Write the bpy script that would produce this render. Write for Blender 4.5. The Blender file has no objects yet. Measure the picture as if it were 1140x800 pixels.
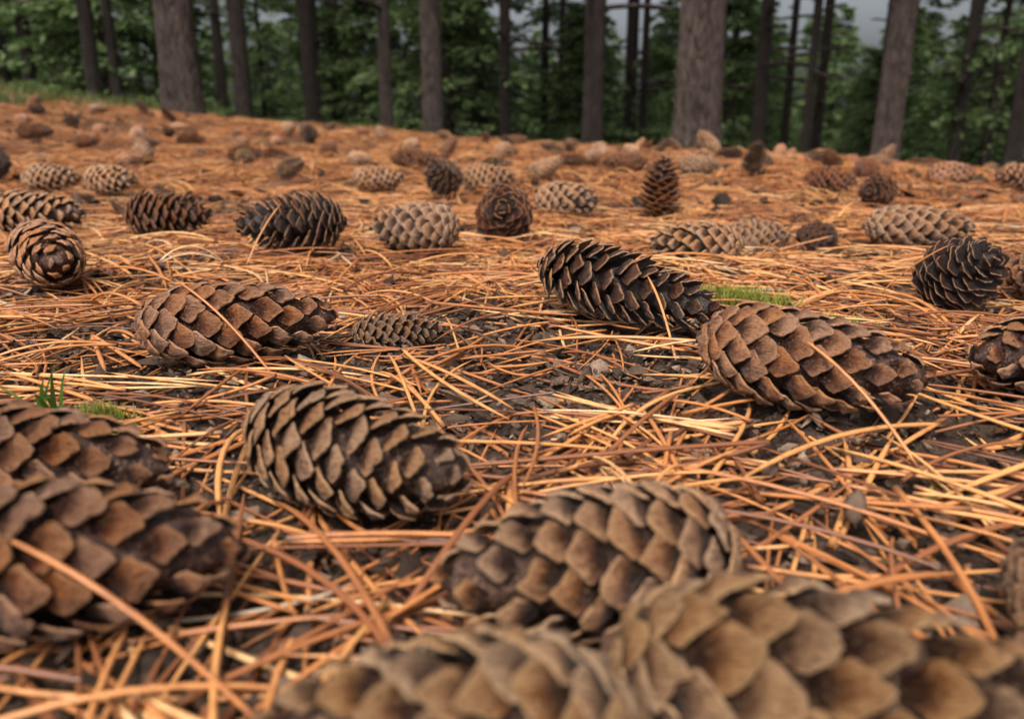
import bpy, math, numpy as np
from mathutils import Vector
R_ = np.random.RandomState
rad = math.radians
scene = bpy.context.scene
COL = scene.collection

# ------------------------------------------------------------------ noise
def _h(ix, iy, seed):
    n = (ix.astype(np.int64)*374761393 + iy.astype(np.int64)*668265263 + seed*2147483) & 0xffffffff
    n = ((n ^ (n >> 13))*1274126177) & 0xffffffff
    n = n ^ (n >> 16)
    return (n & 0xffff)/65535.0
def vn(x, y, seed=0):
    ix = np.floor(x); iy = np.floor(y); fx = x-ix; fy = y-iy
    fx = fx*fx*(3-2*fx); fy = fy*fy*(3-2*fy)
    a=_h(ix,iy,seed); b=_h(ix+1,iy,seed); c=_h(ix,iy+1,seed); d=_h(ix+1,iy+1,seed)
    return (a*(1-fx)+b*fx)*(1-fy)+(c*(1-fx)+d*fx)*fy
def fbm(x, y, seed=0, o=4):
    t=0; a=.5; s=0
    for i in range(o):
        t = t + a*vn(x*2**i+i*17.3, y*2**i-i*9.1, seed+i); s+=a; a*=.5
    return t/s
def sst(e0, e1, x):
    t = np.clip((x-e0)/(e1-e0), 0, 1); return t*t*(3-2*t)

# ------------------------------------------------------------------ ground height
def gh(x, y):
    x=np.asarray(x,float); y=np.asarray(y,float)
    s = sst(.8, 4.0, y)
    xc = np.clip(x,-5,6)
    z = s*(.03-.06*xc+.12*sst(1.5,3.5,-x))
    z = z - .11*np.clip(y-4.4,0,6)*sst(-1.2,.3,x) - .05*np.clip(y-5.6,0,8)*(1-sst(-1.2,.3,x))
    z = z + .07*(fbm(x*1.3+5,y*1.3,3,3)-.5)*sst(.9,2.5,y)
    z = z + .016*(fbm(x*6,y*6,8,2)-.5)
    return z

# ------------------------------------------------------------------ mesh helper
def mesh_np(name, V, F, mats=(), tone=None, uv=None, smooth=True, fmat=None):
    me = bpy.data.meshes.new(name)
    V = np.asarray(V, np.float32); F = np.asarray(F, np.int32)
    k = F.shape[1]
    me.vertices.add(len(V)); me.vertices.foreach_set('co', V.ravel())
    me.loops.add(F.size); me.loops.foreach_set('vertex_index', F.ravel())
    me.polygons.add(len(F))
    me.polygons.foreach_set('loop_start', np.arange(0,F.size,k,dtype=np.int32))
    me.polygons.foreach_set('use_smooth', np.full(len(F), smooth, bool))
    if fmat is not None: me.polygons.foreach_set('material_index', np.asarray(fmat,np.int32))
    me.update(calc_edges=True)
    if tone is not None:
        a = me.color_attributes.new('tone','FLOAT_COLOR','POINT')
        t = np.ones((len(V),4),np.float32); t[:,:tone.shape[1]] = tone
        a.data.foreach_set('color', t.ravel())
    if uv is not None:
        l = me.uv_layers.new(name='UVMap')
        l.data.foreach_set('uv', np.asarray(uv,np.float32)[F.ravel()].ravel())
    for m in mats: me.materials.append(m)
    me.validate()
    return me
def obj(name, me, loc=(0,0,0), rot=(0,0,0), sc=(1,1,1), parent=None):
    o = bpy.data.objects.new(name, me); COL.objects.link(o)
    o.location=loc; o.rotation_euler=rot; o.scale=sc
    if parent: o.parent=parent
    return o

# ------------------------------------------------------------------ materials
class M:
    def __init__(s, name):
        s.m = bpy.data.materials.new(name); s.m.use_nodes=True
        s.t = s.m.node_tree; s.t.nodes.clear()
        s.out = s.n('ShaderNodeOutputMaterial'); s.b = s.n('ShaderNodeBsdfPrincipled')
        s.l(s.b.outputs[0], s.out.inputs[0])
    def n(s, k, **kw):
        x = s.t.nodes.new(k)
        for a,b in kw.items(): setattr(x,a,b)
        return x
    def l(s,a,b): s.t.links.new(a,b)
    def noise(s, vec, scale, det=4, rough=.6):
        x = s.n('ShaderNodeTexNoise'); x.inputs['Scale'].default_value=scale
        x.inputs['Detail'].default_value=det; x.inputs['Roughness'].default_value=rough
        if vec is not None: s.l(vec, x.inputs['Vector'])
        return x.outputs['Fac']
    def ramp(s, fac, stops):
        r = s.n('ShaderNodeValToRGB'); e=r.color_ramp.elements
        while len(e)<len(stops): e.new(.5)
        for i,(p,c) in enumerate(stops):
            e[i].position=p; e[i].color=(c[0],c[1],c[2],1) if not isinstance(c,(int,float)) else (c,c,c,1)
        s.l(fac, r.inputs[0]); return r.outputs[0]
    def mix(s, fac, a, b, mode='MIX'):
        x = s.n('ShaderNodeMix', data_type='RGBA', blend_type=mode)
        for v,i in ((fac,0),(a,6),(b,7)):
            if hasattr(v,'default_value') or hasattr(v,'is_linked'): s.l(v,x.inputs[i])
            elif isinstance(v,(int,float)): x.inputs[i].default_value = v if i==0 else (v,v,v,1)
            else: x.inputs[i].default_value=(v[0],v[1],v[2],1)
        return x.outputs[2]
    def math(s, op, a, b=0.0):
        x = s.n('ShaderNodeMath', operation=op)
        for i,v in enumerate((a,b)):
            if isinstance(v,(int,float)): x.inputs[i].default_value=v
            else: s.l(v,x.inputs[i])
        return x.outputs[0]
    def attr(s):
        a = s.n('ShaderNodeAttribute', attribute_name='tone'); p = s.n('ShaderNodeSeparateColor')
        s.l(a.outputs['Color'], p.inputs[0]); return p.outputs
    def bump(s, h, strength=.5, dist=.001):
        x = s.n('ShaderNodeBump'); x.inputs['Strength'].default_value=strength
        x.inputs['Distance'].default_value=dist; s.l(h,x.inputs['Height']); s.l(x.outputs[0], s.b.inputs['Normal'])
    def fin(s, col, rough=.7, spec=.4):
        s.l(col, s.b.inputs['Base Color'])
        if isinstance(rough,(int,float)): s.b.inputs['Roughness'].default_value=rough
        else: s.l(rough, s.b.inputs['Roughness'])
        s.b.inputs['Specular IOR Level'].default_value=spec
        return s.m

def cone_mat(name, base, light, dark, edge, lightamt=.5):
    m = M(name)
    tc = m.n('ShaderNodeTexCoord')
    s, rn, q = m.attr()[:3]
    oi = m.n('ShaderNodeObjectInfo')
    mp = m.n('ShaderNodeMapping'); mp.inputs['Scale'].default_value=(8,1.1,1)
    m.l(tc.outputs['UV'], mp.inputs['Vector'])
    add = m.n('ShaderNodeVectorMath', operation='ADD'); m.l(mp.outputs[0], add.inputs[0])
    cmb = m.n('ShaderNodeCombineXYZ')
    m.l(m.math('MULTIPLY', rn, 77.0), cmb.inputs[2]); m.l(cmb.outputs[0], add.inputs[1])
    fib = m.noise(add.outputs[0], 2.6, 6, .75)
    blot = m.noise(tc.outputs['Object'], 260, 6, .75)
    big = m.noise(tc.outputs['Object'], 55, 3)
    c = m.mix(m.ramp(m.math('ADD', m.math('MULTIPLY',blot,.75), m.math('MULTIPLY',rn,.34)), [(.36,0.0),(.66,1.0)]), dark, base)
    f2 = m.math('ADD', m.math('MULTIPLY', fib, .85), m.math('MULTIPLY', s, .34))
    f2 = m.math('ADD', f2, m.math('MULTIPLY', big, .34))
    f2 = m.math('ADD', f2, m.math('MULTIPLY', blot, .12))
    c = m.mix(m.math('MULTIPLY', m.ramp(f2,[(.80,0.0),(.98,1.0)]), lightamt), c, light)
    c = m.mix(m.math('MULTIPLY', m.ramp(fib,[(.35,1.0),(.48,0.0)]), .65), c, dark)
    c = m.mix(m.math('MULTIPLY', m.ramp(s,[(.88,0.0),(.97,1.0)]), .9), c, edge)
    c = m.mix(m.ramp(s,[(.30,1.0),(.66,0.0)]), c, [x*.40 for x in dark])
    sp = m.noise(tc.outputs['Object'], 1100, 3, .6)
    c = m.mix(m.math('MULTIPLY', m.ramp(sp,[(.55,0.0),(.66,1.0)]), .45), c, light)
    c = m.mix(m.math('MULTIPLY', m.ramp(sp,[(.35,1.0),(.44,0.0)]), .65), c, dark)
    hs = m.n('ShaderNodeHueSaturation'); m.l(c, hs.inputs['Color'])
    m.l(m.math('ADD', m.math('MULTIPLY', oi.outputs['Random'], .30), .92), hs.inputs['Value'])
    m.l(m.math('ADD', m.math('MULTIPLY', rn, .25), 1.0), hs.inputs['Saturation'])
    m.bump(m.math('ADD', m.math('MULTIPLY',fib,2.2), m.math('MULTIPLY', blot, 1.5)), 1.0, .0011)
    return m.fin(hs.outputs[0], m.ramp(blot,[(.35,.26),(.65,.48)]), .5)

MAT = {
 'brown': cone_mat('cone_brown', (.215,.090,.050),(.58,.36,.23),(.058,.022,.013),(.64,.41,.26), .95),
 'tan':   cone_mat('cone_tan', (.29,.135,.070),(.64,.41,.25),(.075,.030,.017),(.68,.45,.28), .95),
 'warm':  cone_mat('cone_warm', (.215,.078,.042),(.52,.29,.18),(.062,.021,.013),(.58,.33,.20), .9),
 'dark':  cone_mat('cone_dark', (.045,.017,.011),(.15,.078,.048),(.020,.008,.006),(.42,.25,.16), .45),
 'red':   cone_mat('cone_red', (.13,.040,.021),(.30,.145,.085),(.042,.014,.009),(.46,.24,.14), .6),
 'pale':  cone_mat('cone_pale', (.225,.108,.064),(.48,.31,.205),(.072,.030,.018),(.56,.37,.25), .85),
}

def needle_mat():
    m = M('dry_needle'); tc=m.n('ShaderNodeTexCoord'); a,b,s = m.attr()[:3]
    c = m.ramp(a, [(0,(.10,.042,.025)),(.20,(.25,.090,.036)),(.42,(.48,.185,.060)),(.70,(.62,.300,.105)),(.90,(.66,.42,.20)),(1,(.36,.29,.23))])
    nz = m.noise(tc.outputs['Object'], 160, 3)
    c = m.mix(m.ramp(nz,[(.50,0.0),(.75,.65)]), c, (.22,.075,.030))
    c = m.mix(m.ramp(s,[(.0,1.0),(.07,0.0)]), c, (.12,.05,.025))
    c = m.mix(m.ramp(s,[(.88,0.0),(1,.7)]), c, (.22,.08,.03))
    return m.fin(c,.38,.45)
NEEDLE = needle_mat()

def ground_mat():
    m = M('forest_soil'); tc=m.n('ShaderNodeTexCoord'); P=tc.outputs['Object']
    lit, grn, blk = m.attr()[:3]
    n1=m.noise(P,60,6,.7); n2=m.noise(P,420,4,.7); n3=m.noise(P,9,3)
    soil=m.ramp(n1,[(.3,(.018,.010,.007)),(.5,(.050,.030,.021)),(.66,(.11,.072,.051)),(.8,(.21,.155,.115))])
    soil=m.mix(m.ramp(n2,[(.5,0.0),(.72,.6)]), soil, (.18,.12,.088))
    mp=m.n('ShaderNodeMapping'); mp.inputs['Scale'].default_value=(1,3.2,1); m.l(P,mp.inputs[0])
    n4=m.noise(mp.outputs[0],60,6,.8)
    litc=m.ramp(n4,[(.40,(.030,.014,.008)),(.5,(.18,.072,.028)),(.62,(.44,.20,.075))])
    n5=m.noise(P,5.5,5,.65)
    c=m.mix(m.math('MULTIPLY',lit,m.ramp(n3,[(.25,.55),(.5,1.0)])),soil,litc)
    c=m.mix(m.math('MULTIPLY',lit,m.ramp(n5,[(.42,0.0),(.58,.85)])),c,(.045,.022,.013))
    g=m.ramp(n1,[(.3,(.030,.032,.014)),(.5,(.075,.078,.035)),(.7,(.15,.14,.10))])
    c=m.mix(grn,c,g)
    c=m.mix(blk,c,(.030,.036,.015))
    m.bump(m.math('ADD',n1,m.math('MULTIPLY',n2,.4)),1.0,.006)
    return m.fin(c,.9,.2)
GROUND=ground_mat()

def bark_mat(name, tint=1.0):
    m=M(name); tc=m.n('ShaderNodeTexCoord')
    mp=m.n('ShaderNodeMapping'); mp.inputs['Scale'].default_value=(1,1,.28); m.l(tc.outputs['Object'],mp.inputs[0])
    vo=m.n('ShaderNodeTexVoronoi', feature='DISTANCE_TO_EDGE'); vo.inputs['Scale'].default_value=22
    wz=m.noise(mp.outputs[0],14,4)
    ad=m.n('ShaderNodeVectorMath',operation='ADD'); m.l(mp.outputs[0],ad.inputs[0])
    cb=m.n('ShaderNodeCombineXYZ'); m.l(m.math('MULTIPLY',wz,.10),cb.inputs[0]); m.l(m.math('MULTIPLY',wz,.10),cb.inputs[1]); m.l(cb.outputs[0],ad.inputs[1])
    m.l(ad.outputs[0],vo.inputs['Vector'])
    n=m.noise(mp.outputs[0],45,5,.7); n2=m.noise(tc.outputs['Object'],3,3)
    c=m.ramp(n,[(.3,(.085*tint,.060*tint,.052*tint)),(.55,(.175*tint,.130*tint,.115*tint)),(.75,(.28*tint,.225*tint,.20*tint))])
    c=m.mix(m.ramp(vo.outputs['Distance'],[(.0,1.0),(.16,0.0)]),c,(.028*tint,.018*tint,.015*tint))
    c=m.mix(m.ramp(n2,[(.5,0.0),(.75,.5)]),c,(.11*tint,.105*tint,.075*tint))
    m.bump(m.math('ADD',m.ramp(vo.outputs['Distance'],[(.0,0.0),(.2,1.0)]),m.math('MULTIPLY',n,.5)),1.0,.025)
    return m.fin(c,.9,.2)
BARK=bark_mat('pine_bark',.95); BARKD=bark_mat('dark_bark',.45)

def leaf_mat(name, cs, val=(.6,.7)):
    m=M(name); tc=m.n('ShaderNodeTexCoord'); a,b,s=m.attr()[:3]; oi=m.n('ShaderNodeObjectInfo')
    big=m.noise(tc.outputs['Object'],1.6,3)
    f=m.math('ADD',m.math('MULTIPLY',a,.55),m.math('MULTIPLY',big,.5))
    c=m.ramp(f,[(.15,cs[0]),(.5,cs[1]),(.85,cs[2])])
    hs=m.n('ShaderNodeHueSaturation'); m.l(c,hs.inputs['Color'])
    m.l(m.math('ADD',m.math('MULTIPLY',oi.outputs['Random'],val[0]),val[1]),hs.inputs['Value'])
    tr=m.n('ShaderNodeBsdfTranslucent'); mx=m.n('ShaderNodeMixShader'); mx.inputs[0].default_value=.38
    m.l(hs.outputs[0],tr.inputs[0]); m.l(m.b.outputs[0],mx.inputs[1]); m.l(tr.outputs[0],mx.inputs[2]); m.l(mx.outputs[0],m.out.inputs[0])
    return m.fin(hs.outputs[0],.6,.3)
LEAF=leaf_mat('conifer_foliage',[(.062,.100,.042),(.118,.180,.066),(.21,.28,.105)])
GRASS=leaf_mat('grass_green',[(.04,.06,.015),(.08,.11,.03),(.15,.16,.06)],(.2,.8))
SPRIG=leaf_mat('sprig_green',[(.06,.12,.015),(.10,.19,.03),(.18,.26,.06)],(.2,.9))
MOSS=leaf_mat('moss_green',[(.10,.12,.02),(.22,.25,.035),(.36,.36,.08)],(.2,.8))

def debris_mat():
    m=M('bark_crumbs'); tc=m.n('ShaderNodeTexCoord'); a=m.attr()[0]
    c=m.ramp(a,[(0,(.016,.010,.007)),(.35,(.052,.031,.021)),(.6,(.12,.076,.052)),(.85,(.25,.170,.118)),(1,(.38,.29,.22))])
    n=m.noise(tc.outputs['Object'],600,3)
    c=m.mix(m.ramp(n,[(.4,0.0),(.7,.5)]),c,(.03,.02,.015)); m.bump(n,.6,.001)
    return m.fin(c,.85,.2)
DEBRIS=debris_mat()

# ------------------------------------------------------------------ pine cone mesh
def cone_mesh(name, seed, openness=0.0, n=84, L=.08, R=.018, ns=10, nq=11):
    rs=R_(seed)
    def prof(t):
        t=np.clip(t,0,1)
        a=np.where(t<.40, np.abs((t-.40)/.40)**2.4, np.abs((t-.40)/.60)**1.95)
        return R*np.sqrt(np.clip(1-a,0,1))*(1-.14*t)
    ts=np.linspace(0,1,600); pr_=prof(ts)
    w=(pr_/R*.85+.15)*np.sqrt(1+np.minimum(np.gradient(pr_,ts*L)**2,9)); cdf=np.cumsum(w); cdf/=cdf[-1]
    arc=np.concatenate([[0],np.cumsum(np.hypot(np.diff(ts)*L,np.diff(pr_)))])
    kc=.84-.44*openness
    sp=math.sqrt(2*math.pi*R*.8*L/n)
    V=[];F=[];T=[];U=[]; off=0
    S,Q=np.meshgrid(np.linspace(0,1,ns)**.8,np.linspace(-1,1,nq),indexing='ij')
    idx=np.arange(ns*nq).reshape(ns,nq); N=ns*nq
    q1=np.stack([idx[:-1,:-1],idx[1:,:-1],idx[1:,1:],idx[:-1,1:]],-1).reshape(-1,4)
    loop=np.concatenate([idx[:,0],idx[-1,1:],idx[:-1,-1][::-1]]); nl=len(loop)
    a=np.arange(nl-1)
    rim=np.stack([2*N+a,2*N+a+1,2*N+nl+a+1,2*N+nl+a],-1)
    fac=np.concatenate([q1[:,::-1], q1+N, rim]); NV=2*N+2*nl
    p1,p2=rs.uniform(0,6,2)
    for i in range(n):
        u=(i+.5)/n; t=float(np.interp(u,cdf,ts)); t=max(.008,min(.992,t))
        r=float(prof(t)); ph=i*2.399963+rs.normal(0,.065)
        rel=max(.40,min(1,(r/R)**.55))*(1-.15*t)
        Ls=sp*1.8*rel*rs.uniform(.88,1.08); W=sp*1.42*rel*rs.uniform(.90,1.08)
        st=float(np.interp(t,ts,arc))
        op=openness*rs.uniform(.65,1.25)*(1+.35*math.sin(ph+p1)*math.sin(t*4+p2))
        sb=st-Ls*(.97-.42*op); tb=float(np.interp(max(sb,0),arc,ts)); rb=float(prof(tb))*kc
        if sb<0: rb=max(0,rb+sb*.3)
        tipx,tipr=(t-.5)*L,r*(rs.uniform(.97,1.04)+ .07*op*rs.normal(0,1))
        if t>.93: tipr=max(tipr*.8,.0006); tipx-=.0006
        bx,br=(tb-.5)*L*(.96),rb
        dx,dr=tipx-bx,tipr-br; k=math.hypot(dx,dr)+1e-9
        px,pr=dx/k,dr/k
        nx,nr=-pr,px
        Lr=min(k*1.0,Ls*1.25)
        pw=rs.uniform(1.2,1.8); dp=rs.uniform(.38,.52)
        S_=S*(1-dp*np.abs(Q)**pw)
        ir=rs.uniform(0,9); S_=S_*(1+.030*np.sin(Q*5+ir)*S**4 + .022*np.sin(Q*13+ir*3)*S**6)
        if rs.rand()<.14:
            q0=rs.uniform(-.6,.6); S_=S_*(1-.13*np.exp(-((Q-q0)/.16)**2)*S**6)
        xi=Lr*(S_-1)
        et=Lr*((.20-.14*min(op,1))*4*S_*(1-S_)*.5) + Lr*.12*op*S_**4
        et=et-Lr*(.12*op)
        wd=W*.5*(.45+.55*sst(0,.55,S_))
        y=Q*wd; rc=max(r,.28*R)*(1+1.6*op)
        et=et-y*y/(2*rc)
        th=sp*(.050-.016*openness)
        ap=np.exp(-((S_-.68)/.15)**2)
        closed=1-openness
        top=et+th*(.55+.45*(1-Q**2))
        top=top+sp*(.05+.10*closed)*ap*np.clip(1-np.abs(Q)*1.25,0,1) - closed*sp*.07*sst(.70,1,S_)
        top=top+sp*.020*np.sin(Q*9+ir)*sst(.3,.7,S_)+sp*.018*np.cos(S_*17+ir)*ap+sp*.020*rs.normal(0,1,S.shape)*(S<.99)
        bot=et-th*.55 - closed*sp*.07*sst(.70,1,S_)
        tw=rs.normal(0,.12)
        er=np.array([0,math.cos(ph),math.sin(ph)]); etn=np.array([0,-math.sin(ph),math.cos(ph)]); ex=np.array([1.,0,0])
        C=ex*tipx+er*tipr
        ep=ex*px+er*pr; en=ex*nx+er*nr
        tl=rs.normal(0,.05); top=top+y*tl; bot=bot+y*tl
        y=y+tw*xi
        rn=float(_h(np.array([i]),np.array([seed]),5)[0])
        g=[]
        for h in (top,bot):
            g.append((C+xi[...,None]*ep+h[...,None]*en+y[...,None]*etn).reshape(-1,3))
        V+= [g[0],g[1],g[0][loop],g[1][loop]]
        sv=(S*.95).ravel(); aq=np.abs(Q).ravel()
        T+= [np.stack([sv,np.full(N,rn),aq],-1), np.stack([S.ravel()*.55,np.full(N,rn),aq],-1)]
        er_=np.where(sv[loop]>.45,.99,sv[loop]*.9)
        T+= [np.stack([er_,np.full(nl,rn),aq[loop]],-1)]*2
        uv=np.stack([Q.ravel()+rn*3, S.ravel()],-1)
        U+= [uv,uv,uv[loop],uv[loop]]
        F.append(fac+off); off+=NV
    m=16; a=18; tt=np.linspace(0.0,1,m); an=np.linspace(0,2*math.pi,a,endpoint=False)
    cr=prof(tt)*(kc-.06)
    P=np.stack([np.repeat(((tt-.5)*L*.93)[:,None],a,1), cr[:,None]*np.cos(an), cr[:,None]*np.sin(an)],-1)
    V.append(P.reshape(-1,3)); T.append(np.tile([.1,.3,.5],(m*a,1))); U.append(np.zeros((m*a,2)))
    ii=np.arange(m*a).reshape(m,a); jj=np.roll(ii,-1,1)
    F.append(np.stack([ii[:-1],jj[:-1],jj[1:],ii[1:]],-1).reshape(-1,4)+off); off+=m*a
    m=4; a=10; xx=np.array([-.48,-.50,-.515,-.515])*L; rr=np.array([.0036,.0026,.0024,.0002])
    an=np.linspace(0,2*math.pi,a,endpoint=False)
    P=np.stack([np.repeat(xx[:,None],a,1), rr[:,None]*np.cos(an), rr[:,None]*np.sin(an)],-1)
    V.append(P.reshape(-1,3)); T.append(np.tile([.45,.2,.5],(m*a,1))); U.append(np.zeros((m*a,2)))
    ii=np.arange(m*a).reshape(m,a); jj=np.roll(ii,-1,1)
    F.append(np.stack([ii[:-1],jj[:-1],jj[1:],ii[1:]],-1).reshape(-1,4)+off)
    VV=np.concatenate(V); bend=rs.uniform(-1.6,1.6); VV[:,2]+=bend*(VV[:,0]**2-(.25*L)**2)
    return mesh_np(name,VV,np.concatenate(F),(MAT['brown'],),tone=np.concatenate(T),uv=np.concatenate(U))

CL=[cone_mesh('cone_closed',s,o,n) for s,o,n in ((1,.17,92),(2,.38,100),(3,.15,88),(4,.26,92),(5,.22,84),(6,.32,98))]
OP=[cone_mesh('cone_open',s,o,n) for s,o,n in ((11,.72,116),(12,.92,104),(13,.60,108))]

CONES=[]  # (x,y,z,heading,pitch,L,R)
def cone(x,y,L,D,head,kind='c',mat='brown',var=0,pitch=0,roll=None,sink=0.0,lift=0.0):
    R=D/2; me=(CL if kind=='c' else OP)[var]
    z=float(gh(x,y))+R*(1-sink)+.0015+abs(math.sin(rad(pitch)))*max(0,(L*.5-R))+lift
    roll = (len(CONES)*1.7)%6.28 if roll is None else roll
    o=obj('pine_cone',me,(x,y,z),(roll,rad(pitch),rad(head)),(L/.08,R/.018,R/.018))
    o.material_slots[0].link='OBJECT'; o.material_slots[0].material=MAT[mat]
    CONES.append((x,y,z,rad(head),rad(pitch),L,R))
    return o

# key cones (ground positions in metres)
cone(-.0449,.2160,.077,.040,-26,'c','brown',1,2)
cone(.064,.428,.116,.045,-36,'o','dark',2,7)
cone(.1163,.2960,.088,.041,-28,'c','warm',0,4)
cone(-.1290,.370,.094,.041,14,'c','warm',2)
cone(-.3150,.540,.078,.048,-50,'c','warm',3,2)
cone(-.1860,.670,.092,.056,200,'o','dark',2)
cone(-.357,.840,.090,.054,8,'o','red',2)
cone(-.5066,.860,.112,.052,-4,'c','brown',1)
cone(-.0876,.7100,.084,.048,168,'c','pale',3)
cone(-.0075,.805,.066,.062,-95,'o','red',1,-10)
cone(.187,1.020,.080,.058,40,'o','red',0,-84)
cone(.153,.670,.080,.038,170,'c','brown',0,0,None,.25)
cone(.07,1.010,.084,.048,-14,'c','pale',2)
cone(-.1058,1.24,.07,.058,-120,'o','dark',1,-20,None,0,.006)
cone(-.037,1.30,.09,.05,10,'c','brown',1,0,None,0,.006)
cone(-.208,1.76,.10,.055,5,'o','red',2,0,None,0,.008)
cone(.2830,.4950,.056,.052,-75,'o','dark',1,-32)
cone(.222,.315,.084,.038,195,'c','warm',2)
cone(-.134,.2090,.084,.034,-6,'c','warm',0)
cone(-.0970,.1560,.078,.0370,9,'c','warm',4)
cone(.0173,.1620,.074,.038,194,'c','brown',3)
cone(.0600,.1170,.086,.036,-17,'c','tan',4)
cone(-.0120,.1040,.068,.037,184,'c','tan',0)
cone(.1200,.1440,.060,.030,82,'c','brown',1)
cone(-.0575,.4000,.050,.022,12,'o','pale',2,0,None,.2)
cone(-.613,1.25,.09,.048,-12,'c','brown',3,0,None,0,.006)
cone(-.22,1.35,.09,.046,20,'c','brown',1,0,None,0,.006)
cone(.217,1.61,.09,.05,160,'o','red',0,0,None,0,.008)
cone(.357,1.55,.085,.045,10,'o','pale',2,0,None,0,.008)
cone(.502,1.70,.075,.055,0,'o','dark',1,-75,None,0,.006)
cone(.509,1.30,.085,.05,-8,'o','red',2,0,None,0,.006)
cone(.526,1.17,.07,.052,-130,'o','red',1)
cone(.24,.775,.07,.038,15,'c','pale',1,0,None,.3)
cone(.288,.760,.055,.032,100,'o','dark',2,0,None,.2)
cone(.395,.775,.105,.044,-8,'c','pale',1)
cone(.739,1.37,.085,.046,6,'c','warm',3,0,None,0,.008)
cone(.844,1.35,.09,.05,170,'c','warm',5,0,None,0,.008)
cone(.352,.51,.080,.042,100,'c','warm',3)
cone(-.90,1.42,.08,.06,-60,'o','dark',1,0,None,0,.008)
cone(-.715,1.27,.09,.045,10,'c','brown',5,0,None,0,.006)
cone(-.662,2.04,.095,.052,-10,'o','red',0,0,None,0,.010)
cone(-.989,2.55,.09,.055,20,'o','red',1,0,None,0,.010)
cone(-.70,2.85,.10,.066,-80,'o','dark',1,0,None,0,.012)
cone(-1.35,2.35,.11,.055,0,'o','red',2,0,None,0,.010)
cone(.62,2.65,.09,.06,0,'o','dark',1,-60,None,0,.008)
rs=R_(77)
cnt=0
while cnt<96:
    y=1.4+2.3*rs.rand()**.85; x=rs.uniform(-.72,.72)*y*1.0+rs.normal(0,.05)
    if any((x-c[0])**2+(y-c[1])**2<.14**2 for c in CONES): continue
    op=rs.rand()<.65
    cone(x,y,rs.uniform(.055,.088),rs.uniform(.036,.050),rs.uniform(0,360),'o' if op else 'c',
         rs.choice(['dark','red','red','dark','brown'] if op else ['pale','brown','warm','warm']),rs.choice([0,1,2]) if op else rs.choice([1,3,5]),rs.choice([0,0,0,-20,-45]),None,rs.uniform(.0,.2),.008)
    cnt+=1

# ------------------------------------------------------------------ ground sheet
n=660; u=np.linspace(-1,1,n)
gx=.24*np.sinh(6.3*u); gy=.38+.24*np.sinh(6.3*u)
X,Y=np.meshgrid(gx,gy,indexing='ij')
near=1-sst(1.2,2.5,np.hypot(X,Y-.4))
soilm=.0105*(fbm(X*45,Y*45,21,4)-.5)+.008*np.abs(fbm(X*120,Y*120,31,2)-.5)
def dens(x,y):   # litter density 0..1 : bare patches close by, full carpet further off
    d=.30*sst(.34,.60,fbm(x*7+3.1,y*6+1.7,50,3))+.70*sst(.43,.60,fbm(x*17+3.1,y*15+1.7,57,3))
    bare=np.exp(-(((x-.02)/.19)**2+((y-.37)/.11)**2))*.85+np.exp(-(((x-.16)/.09)**2+((y-.215)/.055)**2))*.85+np.exp(-(((x+.23)/.10)**2+((y-.36)/.06)**2))*.8+np.exp(-(((x+.10)/.04)**2+((y-.26)/.03)**2))*.6
    d=np.clip(d-bare*.6,0.0,1)
    f=sst(.8,1.6,y)
    return np.clip(d*(1-f)+f*(.2+.8*d),.11,1)
Z=gh(X,Y)+soilm*near-.003+ (1-near)*.045*(fbm(X*9,Y*9,61,4)-.5)*sst(1.3,3,Y)
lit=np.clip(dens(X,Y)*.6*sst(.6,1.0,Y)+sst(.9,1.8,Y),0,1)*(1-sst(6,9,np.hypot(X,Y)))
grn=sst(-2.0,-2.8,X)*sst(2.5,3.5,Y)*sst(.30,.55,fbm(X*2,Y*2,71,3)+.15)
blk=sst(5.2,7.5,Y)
Vg=np.stack([X,Y,Z],-1).reshape(-1,3); ii=np.arange(n*n).reshape(n,n)
Fg=np.stack([ii[:-1,:-1],ii[1:,:-1],ii[1:,1:],ii[:-1,1:]],-1).reshape(-1,4)
obj('ground',mesh_np('ground',Vg,Fg,(GROUND,),tone=np.stack([lit.ravel(),grn.ravel(),blk.ravel()],-1)))

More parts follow.
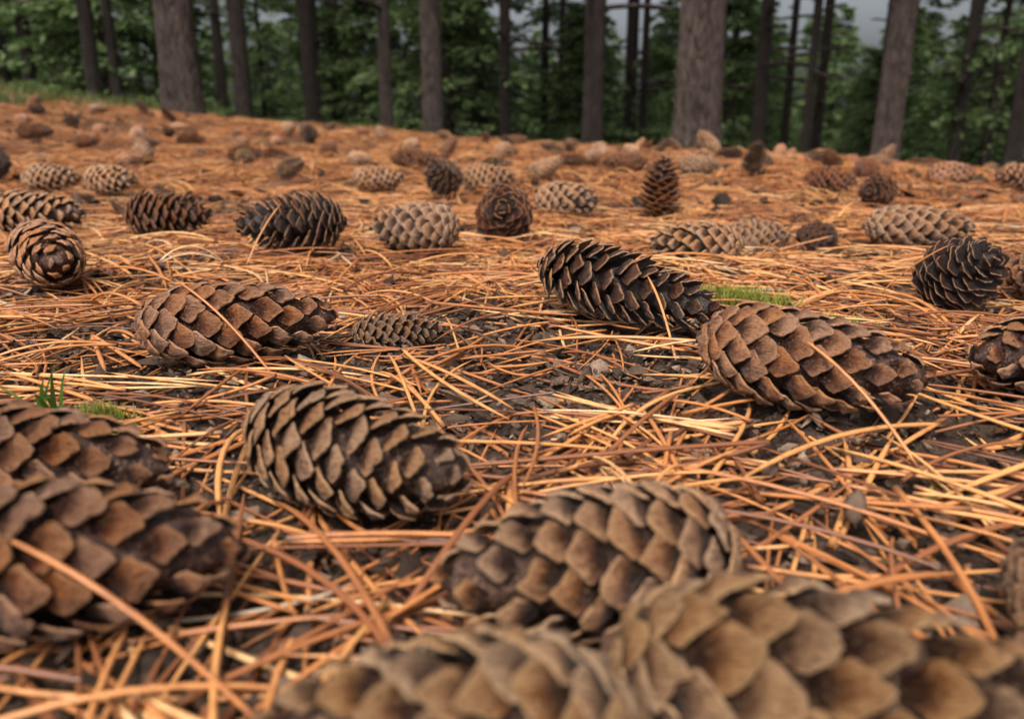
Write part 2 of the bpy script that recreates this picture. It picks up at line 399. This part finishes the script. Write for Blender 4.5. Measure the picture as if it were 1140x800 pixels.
# ------------------------------------------------------------------ needles
segA=[]
for c in CONES:
    d=np.array([math.cos(c[3])*math.cos(c[4]),math.sin(c[3])*math.cos(c[4]),-math.sin(c[4])])
    p=np.array(c[:3]); segA.append((p-d*(c[5]/2-c[6]*.8),p+d*(c[5]/2-c[6]*.8),c[6]))
def hits(P, fac):
    bad=np.zeros(len(P),bool)
    cen=P[:,P.shape[1]//2]
    for a,b,r in segA:
        mid=(a+b)/2
        cand=np.where(np.hypot(cen[:,0]-mid[0],cen[:,1]-mid[1])<.13)[0]
        if len(cand)==0: continue
        Q=P[cand]; ab=b-a; t=np.clip(((Q-a)@ab)/(ab@ab),0,1)
        dd=np.linalg.norm(Q-(a+t[...,None]*ab),axis=-1).min(1)
        bad[cand[dd<r*fac]]=True
    return bad
def tubes(P, rad0, k, tone):
    N,m,_=P.shape
    T=np.gradient(P,axis=1); T/=np.linalg.norm(T,axis=-1,keepdims=True)+1e-12
    sd=np.cross(T,[0,0,1.]); sd/=np.linalg.norm(sd,axis=-1,keepdims=True)+1e-9
    up=np.cross(sd,T)
    s=np.linspace(0,1,m); prof=np.where(s<.08,1.15,1.0)*(1-.75*np.clip((s-.75)/.25,0,1)**2)
    rr=rad0[:,None]*prof[None]
    an=np.arange(k)*2*math.pi/k
    V=P[:,:,None]+rr[:,:,None,None]*(np.cos(an)[None,None,:,None]*sd[:,:,None]+.8*np.sin(an)[None,None,:,None]*up[:,:,None])
    base=np.arange(N*m*k).reshape(N,m,k); nx=np.roll(base,-1,2)
    F=np.stack([base[:,:-1],nx[:,:-1],nx[:,1:],base[:,1:]],-1).reshape(-1,4)
    tn=np.zeros((N,m,k,3)); tn[...,0]=tone[:,None,None,0]; tn[...,1]=tone[:,None,None,1]; tn[...,2]=s[None,:,None]
    return V.reshape(-1,3),F,tn.reshape(-1,3)
def needle_paths(bx,by,th,Ln,h,m,rs,lift):
    N=len(bx)
    kap=rs.normal(0,3.0,N)+rs.choice([-1,1],N)*1.0
    kap2=rs.normal(0,25,N)
    s=np.linspace(0,1,m)[None]*Ln[:,None]
    ang=th[:,None]+kap[:,None]*s+kap2[:,None]*s*s*.5
    ds=Ln[:,None]/(m-1)
    x=bx[:,None]+np.concatenate([np.zeros((N,1)),np.cumsum(np.cos((ang[:,1:]+ang[:,:-1])/2)*ds,1)],1)
    y=by[:,None]+np.concatenate([np.zeros((N,1)),np.cumsum(np.sin((ang[:,1:]+ang[:,:-1])/2)*ds,1)],1)
    t=np.linspace(0,1,m)[None]
    tilt=rs.normal(0,.045,N)*lift; arch=rs.normal(.001,.0022,N)*lift
    z=h[:,None]+tilt[:,None]*(s-Ln[:,None]/2)+arch[:,None]*4*t*(1-t)
    g0=gh(x,y); g1=g0.mean(1,keepdims=True)*.4+g0*.6
    z=g1+np.maximum(z,.0006)
    return np.stack([x,y,z],-1)
def litter(bx,by,seed,m,k,rbase,lift,hmax,lmin,lmax,fac):
    rs=R_(seed); N=len(bx)
    th=rs.uniform(0,2*math.pi,N); Ln=rs.uniform(lmin,lmax,N)*np.where(rs.rand(N)<.15,rs.uniform(.35,.7,N),1)
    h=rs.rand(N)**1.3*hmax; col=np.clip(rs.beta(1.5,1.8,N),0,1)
    # needles lower in the layer get a darker brown tone
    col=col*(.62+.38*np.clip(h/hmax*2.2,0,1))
    dv=np.abs(rs.normal(0,.11,N))+.03; rr=rs.uniform(.62,1.25,N)*rbase
    P1=needle_paths(bx,by,th+dv/2,Ln,h,m,rs,lift); P2=needle_paths(bx,by,th-dv/2,Ln*rs.uniform(.93,1.02,N),h,m,rs,lift)
    keep2=rs.rand(N)<.72
    P=np.concatenate([P1,P2[keep2]]); tn=np.stack([np.concatenate([col,np.clip(col[keep2]+rs.normal(0,.06,keep2.sum()),0,1)]),rs.rand(len(P))],-1)
    r0=np.concatenate([rr,rr[keep2]])
    ok=~hits(P,fac); P=P[ok]; tn=tn[ok]; r0=r0[ok]
    return tubes(P,r0,k,tn)
rs=R_(5)
N=11500
by=rs.uniform(.0,1,N)**.72*1.4+.02; bx=rs.uniform(-1,1,N)*(.14+.74*by)
k=rs.rand(N)<dens(bx,by); bx=bx[k];by=by[k]
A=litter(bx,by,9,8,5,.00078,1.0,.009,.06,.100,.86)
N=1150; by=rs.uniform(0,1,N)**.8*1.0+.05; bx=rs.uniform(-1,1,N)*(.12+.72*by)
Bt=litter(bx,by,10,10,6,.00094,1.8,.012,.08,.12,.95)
V=np.concatenate([A[0],Bt[0]]);F=np.concatenate([A[1],Bt[1]+len(A[0])]);T=np.concatenate([A[2],Bt[2]])
P=[];tn=[]
rs=R_(15)
for ci in (1,3,19,5,16,7,2):
    a,b,r=segA[ci]; t=rs.uniform(.2,.8); c=a+(b-a)*t
    d=(b-a)/np.linalg.norm(b-a)
    perp=np.array([-d[1],d[0],0])
    if perp[1]>0: perp=-perp
    Ln=rs.uniform(.055,.075)
    top=c+perp*r*.62+np.array([0,0,r*.93])
    foot=c+perp*(r*1.9)+d*rs.choice([-1,1])*rs.uniform(.030,.05); foot[2]=float(gh(foot[0],foot[1]))+.005
    dr=top-foot; dr/=np.linalg.norm(dr); s=np.linspace(0,1,10)[:,None]
    pts=foot+dr*Ln*s; pts[:,2]+=-.007*(s[:,0]**2)+.003*np.sin(s[:,0]*3.1)
    P.append(pts); tn.append([rs.uniform(.30,.55),rs.rand()])
C=tubes(np.array(P),np.full(len(P),.0007),6,np.array(tn))
F=np.concatenate([F,C[1]+len(V)]);V=np.concatenate([V,C[0]]);T=np.concatenate([T,C[2]])
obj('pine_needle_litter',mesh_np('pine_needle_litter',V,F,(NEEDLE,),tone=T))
rs=R_(6); N=32000
by=rs.uniform(1.2,5.4,N); bx=rs.uniform(-1,1,N)*(.35+.78*by)
k=rs.rand(N)<.12+.88*sst(.40,.60,fbm(bx*5,by*5,90,3)); bx=bx[k];by=by[k]
k=~((bx<-2.3)&(rs.rand(len(bx))<.6)); bx=bx[k];by=by[k]
A=litter(bx,by,12,5,3,.0012,2.8,.018,.07,.12,.95)
A[2][:,0]*=.92
obj('pine_needle_litter',mesh_np('pine_needle_litter_far',A[0],A[1],(NEEDLE,),tone=A[2]))

# ------------------------------------------------------------------ crumbs, chips
def chips(name,bx,by,size,seed,mat,flat=.4,zoff=0.0,bias=1.0):
    rs=R_(seed); N=len(bx)
    base=np.array([[1,0,0],[.5,.87,0],[-.5,.87,0],[-1,0,0],[-.5,-.87,0],[.5,-.87,0],[0,0,1],[0,0,-1]])
    f=[]
    for i in range(6): f+= [[i,(i+1)%6,6],[(i+1)%6,i,7]]
    f=np.array(f)
    P=base[None]*(1+rs.uniform(-.4,.4,(N,8,1)))*size[:,None,None]*np.stack([rs.uniform(.8,1.8,N),rs.uniform(.4,1,N),rs.uniform(.5,1.3,N)*flat],-1)[:,None]
    a=rs.uniform(0,6.28,N); b=rs.normal(0,.4,N); c=rs.normal(0,.4,N)
    def rot(P,ang,i,j):
        ca,sa=np.cos(ang)[:,None],np.sin(ang)[:,None]; x=P[...,i].copy(); y=P[...,j].copy()
        P[...,i]=x*ca-y*sa; P[...,j]=x*sa+y*ca
    rot(P,b,0,2); rot(P,c,1,2); rot(P,a,0,1)
    z=gh(bx,by)+rs.uniform(-.001,.003,N)+zoff
    P+=np.stack([bx,by,z],-1)[:,None]
    F=(f[None]+np.arange(N)[:,None,None]*8).reshape(-1,3)
    tn=np.repeat(np.stack([rs.beta(1.5,1.9,N)*bias,rs.rand(N),rs.rand(N)],-1)[:,None],8,1).reshape(-1,3)
    return obj(name,mesh_np(name,P.reshape(-1,3),F,(mat,),tone=tn,smooth=False))
rs=R_(33); N=60000
by=.04+rs.rand(N)**.8*1.3; bx=rs.uniform(-1,1,N)*(.15+.7*by)
k=rs.rand(N)<(1.15-dens(bx,by)); bx=bx[k];by=by[k]
chips('bark_debris',bx,by,rs.exponential(.0011,len(bx))+.0006,34,DEBRIS,.6,.0005)
N=420; by=.16+rs.rand(N)*.9; bx=rs.uniform(-1,1,N)*(.1+.65*by)
chips('bark_flakes',bx,by,rs.uniform(.002,.0050,N),35,DEBRIS,.30,.002,.75)
N=1100; by=1.0+rs.rand(N)*3.2; bx=rs.uniform(-1,1,N)*(.1+.75*by)
chips('bark_flakes',bx,by,rs.uniform(.005,.014,N),36,DEBRIS,.5,.010,.6)

def bud(x,y,s,head):
    m=9;a=12;t=np.linspace(0,1,m);r=np.sin(np.pi*np.clip(t,.02,.98))**.6*(1-.3*t)
    an=np.linspace(0,2*math.pi,a,endpoint=False)
    rr=r[:,None]*(1+.10*np.sin(5*an+t[:,None]*14))
    P=np.stack([np.repeat((t*2.6-1.3)[:,None],a,1),rr*np.cos(an),rr*np.sin(an)],-1)*s
    ii=np.arange(m*a).reshape(m,a);jj=np.roll(ii,-1,1)
    F=np.stack([ii[:-1],jj[:-1],jj[1:],ii[1:]],-1).reshape(-1,4)
    obj('fallen_bud',mesh_np('fallen_bud',P.reshape(-1,3),F,(DEBRIS,),tone=np.tile([.62,.5,.5],(m*a,1))),(x,y,float(gh(x,y))+s+.005),(0,rad(-50),rad(head)))
bud(.0998,.2100,.0040,60); bud(.083,.235,.0026,10); bud(.122,.205,.0020,150); bud(.055,.26,.002,20)

P=[];tn=[];rr=[]
rs=R_(44)
for i in range(80):
    y=.17+rs.rand()*1.6; x=rs.uniform(-1,1)*(.1+.65*y); a=rs.uniform(0,6.28); L=rs.uniform(.03,.11)
    s=np.linspace(-.5,.5,12); px=x+np.cos(a)*s*L; py=y+np.sin(a)*s*L+rs.normal(0,.0006,12)
    P.append(np.stack([px,py,gh(px,py)+.005+rs.normal(0,.0004,12)],-1)); tn.append([rs.uniform(.15,.6),0]); rr.append(rs.uniform(.0009,.0022))
P=np.array(P); ok=~hits(P,1.0)
a=tubes(P[ok],np.array(rr)[ok],7,np.array(tn)[ok]); obj('fallen_twigs',mesh_np('fallen_twigs',a[0],a[1],(DEBRIS,),tone=a[2]))

# ------------------------------------------------------------------ blades (grass, moss)
def blades(name,bx,by,Ls,w,seed,mat,lean=.6,zoff=0):
    rs=R_(seed);N=len(bx);m=5;s=np.linspace(0,1,m)[None]
    a=rs.uniform(0,6.28,N); ln=np.abs(rs.normal(lean,.3,N))
    h=Ls[:,None]*s; o=h*s*ln[:,None]
    x=bx[:,None]+np.cos(a)[:,None]*o; y=by[:,None]+np.sin(a)[:,None]*o; z=gh(bx,by)[:,None]+h*(1-.35*ln[:,None]*s)+zoff
    c=np.stack([x,y,z],-1); sd=np.stack([-np.sin(a),np.cos(a),0*a],-1)[:,None]*(w[:,None]*(1-s**2*.9))[...,None]
    V=np.stack([c-sd,c+sd],2); ii=np.arange(N*m*2).reshape(N,m,2)
    F=np.stack([ii[:,:-1,0],ii[:,:-1,1],ii[:,1:,1],ii[:,1:,0]],-1).reshape(-1,4)
    tn=np.repeat(np.stack([rs.rand(N),rs.rand(N),rs.rand(N)],-1)[:,None],m*2,1).reshape(-1,3)
    return obj(name,mesh_np(name,V.reshape(-1,3),F,(mat,),tone=tn))
rs=R_(50)
def patch(cx,cy,sx,sy,N,L,w,name,mat,lean=.5,zoff=0.0):
    blades(name,cx+rs.normal(0,sx,N),cy+rs.normal(0,sy,N),rs.uniform(.5,1.2,N)*L,np.full(N,w),rs.randint(999),mat,lean,zoff)
patch(.140,.500,.016,.010,2600,.015,.0006,'moss_patch',MOSS)
patch(.176,.425,.009,.006,700,.012,.0006,'moss_patch',MOSS)
patch(-.155,.282,.005,.003,380,.010,.0005,'moss_patch',MOSS)
patch(-.174,.280,.0025,.002,9,.026,.0014,'grass_blades',SPRIG,.45)
patch(.135,.225,.004,.003,120,.006,.0005,'moss_patch',MOSS)
N=7000; x=-2.2-np.abs(rs.normal(0,1.1,N)); y=rs.uniform(2.8,6.5,N)
k=rs.rand(N)<sst(.45,.6,fbm(x*3,y*3,7,3))+.06
blades('grass_clumps',x[k],y[k],rs.uniform(.03,.11,k.sum()),np.full(k.sum(),.003),3,GRASS,.7)
N=2500; x=rs.uniform(-2.4,4.5,N); y=rs.uniform(4.3,6.5,N); k=rs.rand(N)<sst(.5,.65,fbm(x*2,y*2,17,3))
blades('grass_clumps',x[k],y[k],rs.uniform(.02,.07,k.sum()),np.full(k.sum(),.003),4,GRASS,.7)

# ------------------------------------------------------------------ trees
def trunk_mesh(name,seed,H=13,lean=.15):
    m=110;a=48
    z=np.concatenate([np.linspace(-.3,3,70),np.linspace(3.1,H,m-70)]); an=np.linspace(0,2*math.pi,a,endpoint=False)
    r=(1-.85*np.clip(z/H,0,1))*(1+.35*np.exp(-np.clip(z+.1,0,99)*6))
    A,Zz=np.meshgrid(an,z)
    bump=1+.06*(fbm(np.cos(A)*5+9,Zz*2.2+np.sin(A)*5,seed,3)-.5)*2+.12*(fbm(A*5.09*1.0,Zz*5,seed+3,2)-.5)*np.minimum(1,np.minimum(A,6.283-A)*2)
    rr=r[:,None]*bump
    lx=lean*np.sin(z*.35+seed)*.3; ly=lean*np.cos(z*.3+seed)*.3
    P=np.stack([rr*np.cos(A)+lx[:,None],rr*np.sin(A)+ly[:,None],Zz],-1)
    ii=np.arange(m*a).reshape(m,a);jj=np.roll(ii,-1,1)
    F=np.stack([ii[:-1],jj[:-1],jj[1:],ii[1:]],-1).reshape(-1,4)
    return mesh_np(name,P.reshape(-1,3),F,(BARK,),tone=np.zeros((m*a,3)))
def branches(seed,H,z0,spread,nb,K,top=.2,bl=.10,bw=.022,droop=.45):
    rs=R_(seed)
    f=rs.rand(nb)**.9; bz=z0+(H-z0)*f; L=(spread*(1-f)**.75+top)*rs.uniform(.65,1.15,nb); az=np.arange(nb)*2.4+rs.normal(0,.4,nb)
    up=rs.uniform(-.05,.25,nb); dr=rs.uniform(.6,1.3,nb)*droop
    def pt(u):
        r=L[:,None]*u; z=bz[:,None]+L[:,None]*(up[:,None]*u-dr[:,None]*u*u+ .12*dr[:,None]*u**4)
        return np.stack([np.cos(az)[:,None]*r,np.sin(az)[:,None]*r,z],-1)
    u=np.tile(np.linspace(0,1,7),(nb,1)); limbs=tubes(pt(u),.008+.012*L/spread,4,np.zeros((nb,2)))
    u=.12+.88*rs.rand(nb,K)**.8
    tw=np.round(u*9)/9*1.0; side=rs.choice([-1,1],(nb,K)); v=rs.rand(nb,K)
    wid=(L[:,None]*.42*(1.05-u)+.06)
    perp=np.stack([-np.sin(az),np.cos(az),0*az],-1)[:,None]; fwd=np.stack([np.cos(az),np.sin(az),-dr*.6],-1)[:,None]
    c=pt(tw)+perp*(side*v*wid)[...,None]+fwd*(v*wid*.55)[...,None]+rs.normal(0,.018,(nb,K,3))
    c[...,2]-=v*wid*.35*rs.uniform(.3,1.5,(nb,K))
    d=perp*(side*rs.uniform(.2,1,(nb,K)))[...,None]+fwd*rs.uniform(.3,1,(nb,K))[...,None]+rs.normal(0,.35,c.shape)
    d/=np.linalg.norm(d,axis=-1,keepdims=True); n=np.cross(d,rs.normal(0,1,c.shape)+[0,0,1.5]); n/=np.linalg.norm(n,axis=-1,keepdims=True)
    l=bl*rs.uniform(.6,1.3,(nb,K,1)); w=bw*rs.uniform(.7,1.3,(nb,K,1))
    V=np.stack([c-n*w*.4,c+d*l*.5-n*w,c+d*l,c+d*l*.5+n*w],2).reshape(-1,3)
    F=np.arange(len(V)).reshape(-1,4); tn=np.repeat(np.stack([np.clip(rs.rand(nb,K)*.6+v*.4,0,1),u,v],-1)[:,:,None],4,2).reshape(-1,3)
    return limbs,(V,F,tn)
TR=[trunk_mesh('trunk',s) for s in (1,2,3)]
CR=[]
for s in (101,102):
    l,b=branches(s,13,7.0,1.4,45,80,bl=.16,bw=.035)
    CR.append((mesh_np('limbs',l[0],l[1],(BARKD,),tone=l[2]),mesh_np('crown',b[0],b[1],(LEAF,),tone=b[2])))
DEAD=[]
for s in (1,2):
    l,b=branches(200+s,5,0.9,.5,16,2,droop=.2); DEAD.append(mesh_np('dead_branches',l[0],l[1],(BARKD,),tone=l[2]))
def tree(x,y,dia,dark=False,i=0):
    e=obj('pine_tree',None,(x,y,float(gh(x,y))-.03)); r=dia/2*.80
    t=obj('trunk',TR[i%3],(0,0,0),(0,0,i*1.3),(r,r,1),e)
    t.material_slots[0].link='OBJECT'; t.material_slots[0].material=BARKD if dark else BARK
    obj('dead_branches',DEAD[i%2],(0,0,0),(0,0,i*2.1),(1,1,1),e)
    obj('limbs',CR[i%2][0],(0,0,0),(0,0,i*.9),(1,1,1),e); obj('crown',CR[i%2][1],(0,0,0),(0,0,i*.9),(1,1,1),e)
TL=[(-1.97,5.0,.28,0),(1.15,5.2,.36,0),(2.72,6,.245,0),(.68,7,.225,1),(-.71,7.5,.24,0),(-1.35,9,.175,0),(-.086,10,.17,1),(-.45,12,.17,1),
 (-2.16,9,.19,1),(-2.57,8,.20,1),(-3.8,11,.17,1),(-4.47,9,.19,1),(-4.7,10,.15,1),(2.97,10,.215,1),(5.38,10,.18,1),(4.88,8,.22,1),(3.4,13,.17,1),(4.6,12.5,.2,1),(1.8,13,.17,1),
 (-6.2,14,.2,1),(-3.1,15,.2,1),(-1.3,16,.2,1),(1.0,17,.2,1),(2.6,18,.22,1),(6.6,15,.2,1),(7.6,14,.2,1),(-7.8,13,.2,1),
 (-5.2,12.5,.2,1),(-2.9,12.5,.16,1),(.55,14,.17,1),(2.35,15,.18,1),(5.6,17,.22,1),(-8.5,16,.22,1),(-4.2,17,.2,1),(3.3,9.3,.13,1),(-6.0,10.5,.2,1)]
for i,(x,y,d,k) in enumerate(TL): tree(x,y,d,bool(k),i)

forest=obj('distant_forest',None)
YV=[]
for s,(H,sp) in enumerate(((5.5,1.3),(6.5,1.5),(4.5,1.2),(7.5,1.7))):
    l,b=branches(300+s,H,.15,sp,120,95,bl=.12,bw=.029)
    m=30;a=10;z=np.linspace(-.2,H,m);an=np.linspace(0,2*math.pi,a,endpoint=False);r=.07*(1-.9*np.clip(z/H,0,1))
    P=np.stack([r[:,None]*np.cos(an),r[:,None]*np.sin(an),np.repeat(z[:,None],a,1)],-1).reshape(-1,3)
    ii=np.arange(m*a).reshape(m,a);jj=np.roll(ii,-1,1);Ft=np.stack([ii[:-1],jj[:-1],jj[1:],ii[1:]],-1).reshape(-1,4)
    V=np.concatenate([l[0],P,b[0]]); F=np.concatenate([l[1],Ft+len(l[0]),b[1]+len(l[0])+len(P)])
    T=np.concatenate([l[2],np.zeros((len(P),3)),b[2]]); fm=np.concatenate([np.zeros(len(l[1])+len(Ft)),np.ones(len(b[1]))])
    YV.append(mesh_np('conifer',V,F,(BARKD,LEAF),tone=T,fmat=fm))
rs=R_(9); pts=[]
tries=0
while len(pts)<92 and tries<5000:
    tries+=1
    y=10.5+23*rs.rand()**1.2; x=rs.uniform(-.85,.85)*y
    if any((x-a)**2+(y-b)**2<(.055*y+.4)**2 for a,b in pts): continue
    if any((x-t[0])**2+(y-t[1])**2<.6 for t in TL): continue
    pts.append((x,y)); s=rs.uniform(.6,1.0)
    obj('conifer',YV[len(pts)%4],(x,y,float(gh(x,y))-.1),(0,0,rs.uniform(0,6.28)),(s,s,s*rs.uniform(.75,.95)),forest)

# ------------------------------------------------------------------ light
w=bpy.data.worlds.new('World'); scene.world=w; w.use_nodes=True
nt=w.node_tree; bg=nt.nodes['Background']; sky=nt.nodes.new('ShaderNodeTexSky')
EL,AZ=54,200    # azimuth measured clockwise from +Y
sky.sky_type='NISHITA'; sky.sun_disc=False; sky.sun_elevation=rad(EL); sky.sun_rotation=rad(AZ); sky.dust_density=8; sky.air_density=.8; sky.ozone_density=.3
hz=nt.nodes.new('ShaderNodeHueSaturation'); hz.inputs['Saturation'].default_value=.45; hz.inputs['Value'].default_value=1.25   # thin cloud veil: whiter sky
nt.links.new(sky.outputs[0],hz.inputs['Color']); nt.links.new(hz.outputs[0],bg.inputs[0]); bg.inputs[1].default_value=.15
sl=bpy.data.lights.new('sun','SUN'); sl.energy=3.0; sl.angle=rad(11); sl.color=(1,.95,.87)
so=bpy.data.objects.new('sun',sl); COL.objects.link(so)
d=Vector((math.sin(rad(AZ))*math.cos(rad(EL)),math.cos(rad(AZ))*math.cos(rad(EL)),math.sin(rad(EL))))
so.rotation_euler=d.to_track_quat('Z','Y').to_euler(); so.location=d*10

# ------------------------------------------------------------------ camera
cam=bpy.data.cameras.new('camera'); co=bpy.data.objects.new('camera',cam); COL.objects.link(co)
cam.sensor_width=36; cam.lens=28; cam.clip_start=.005; cam.clip_end=300
co.location=(0,0,.114); co.rotation_euler=(rad(90-16.34),0,0)
cam.dof.use_dof=True; cam.dof.focus_distance=.38; cam.dof.aperture_fstop=11
scene.camera=co
scene.view_settings.view_transform='Standard'; scene.view_settings.look='None'; scene.view_settings.exposure=0
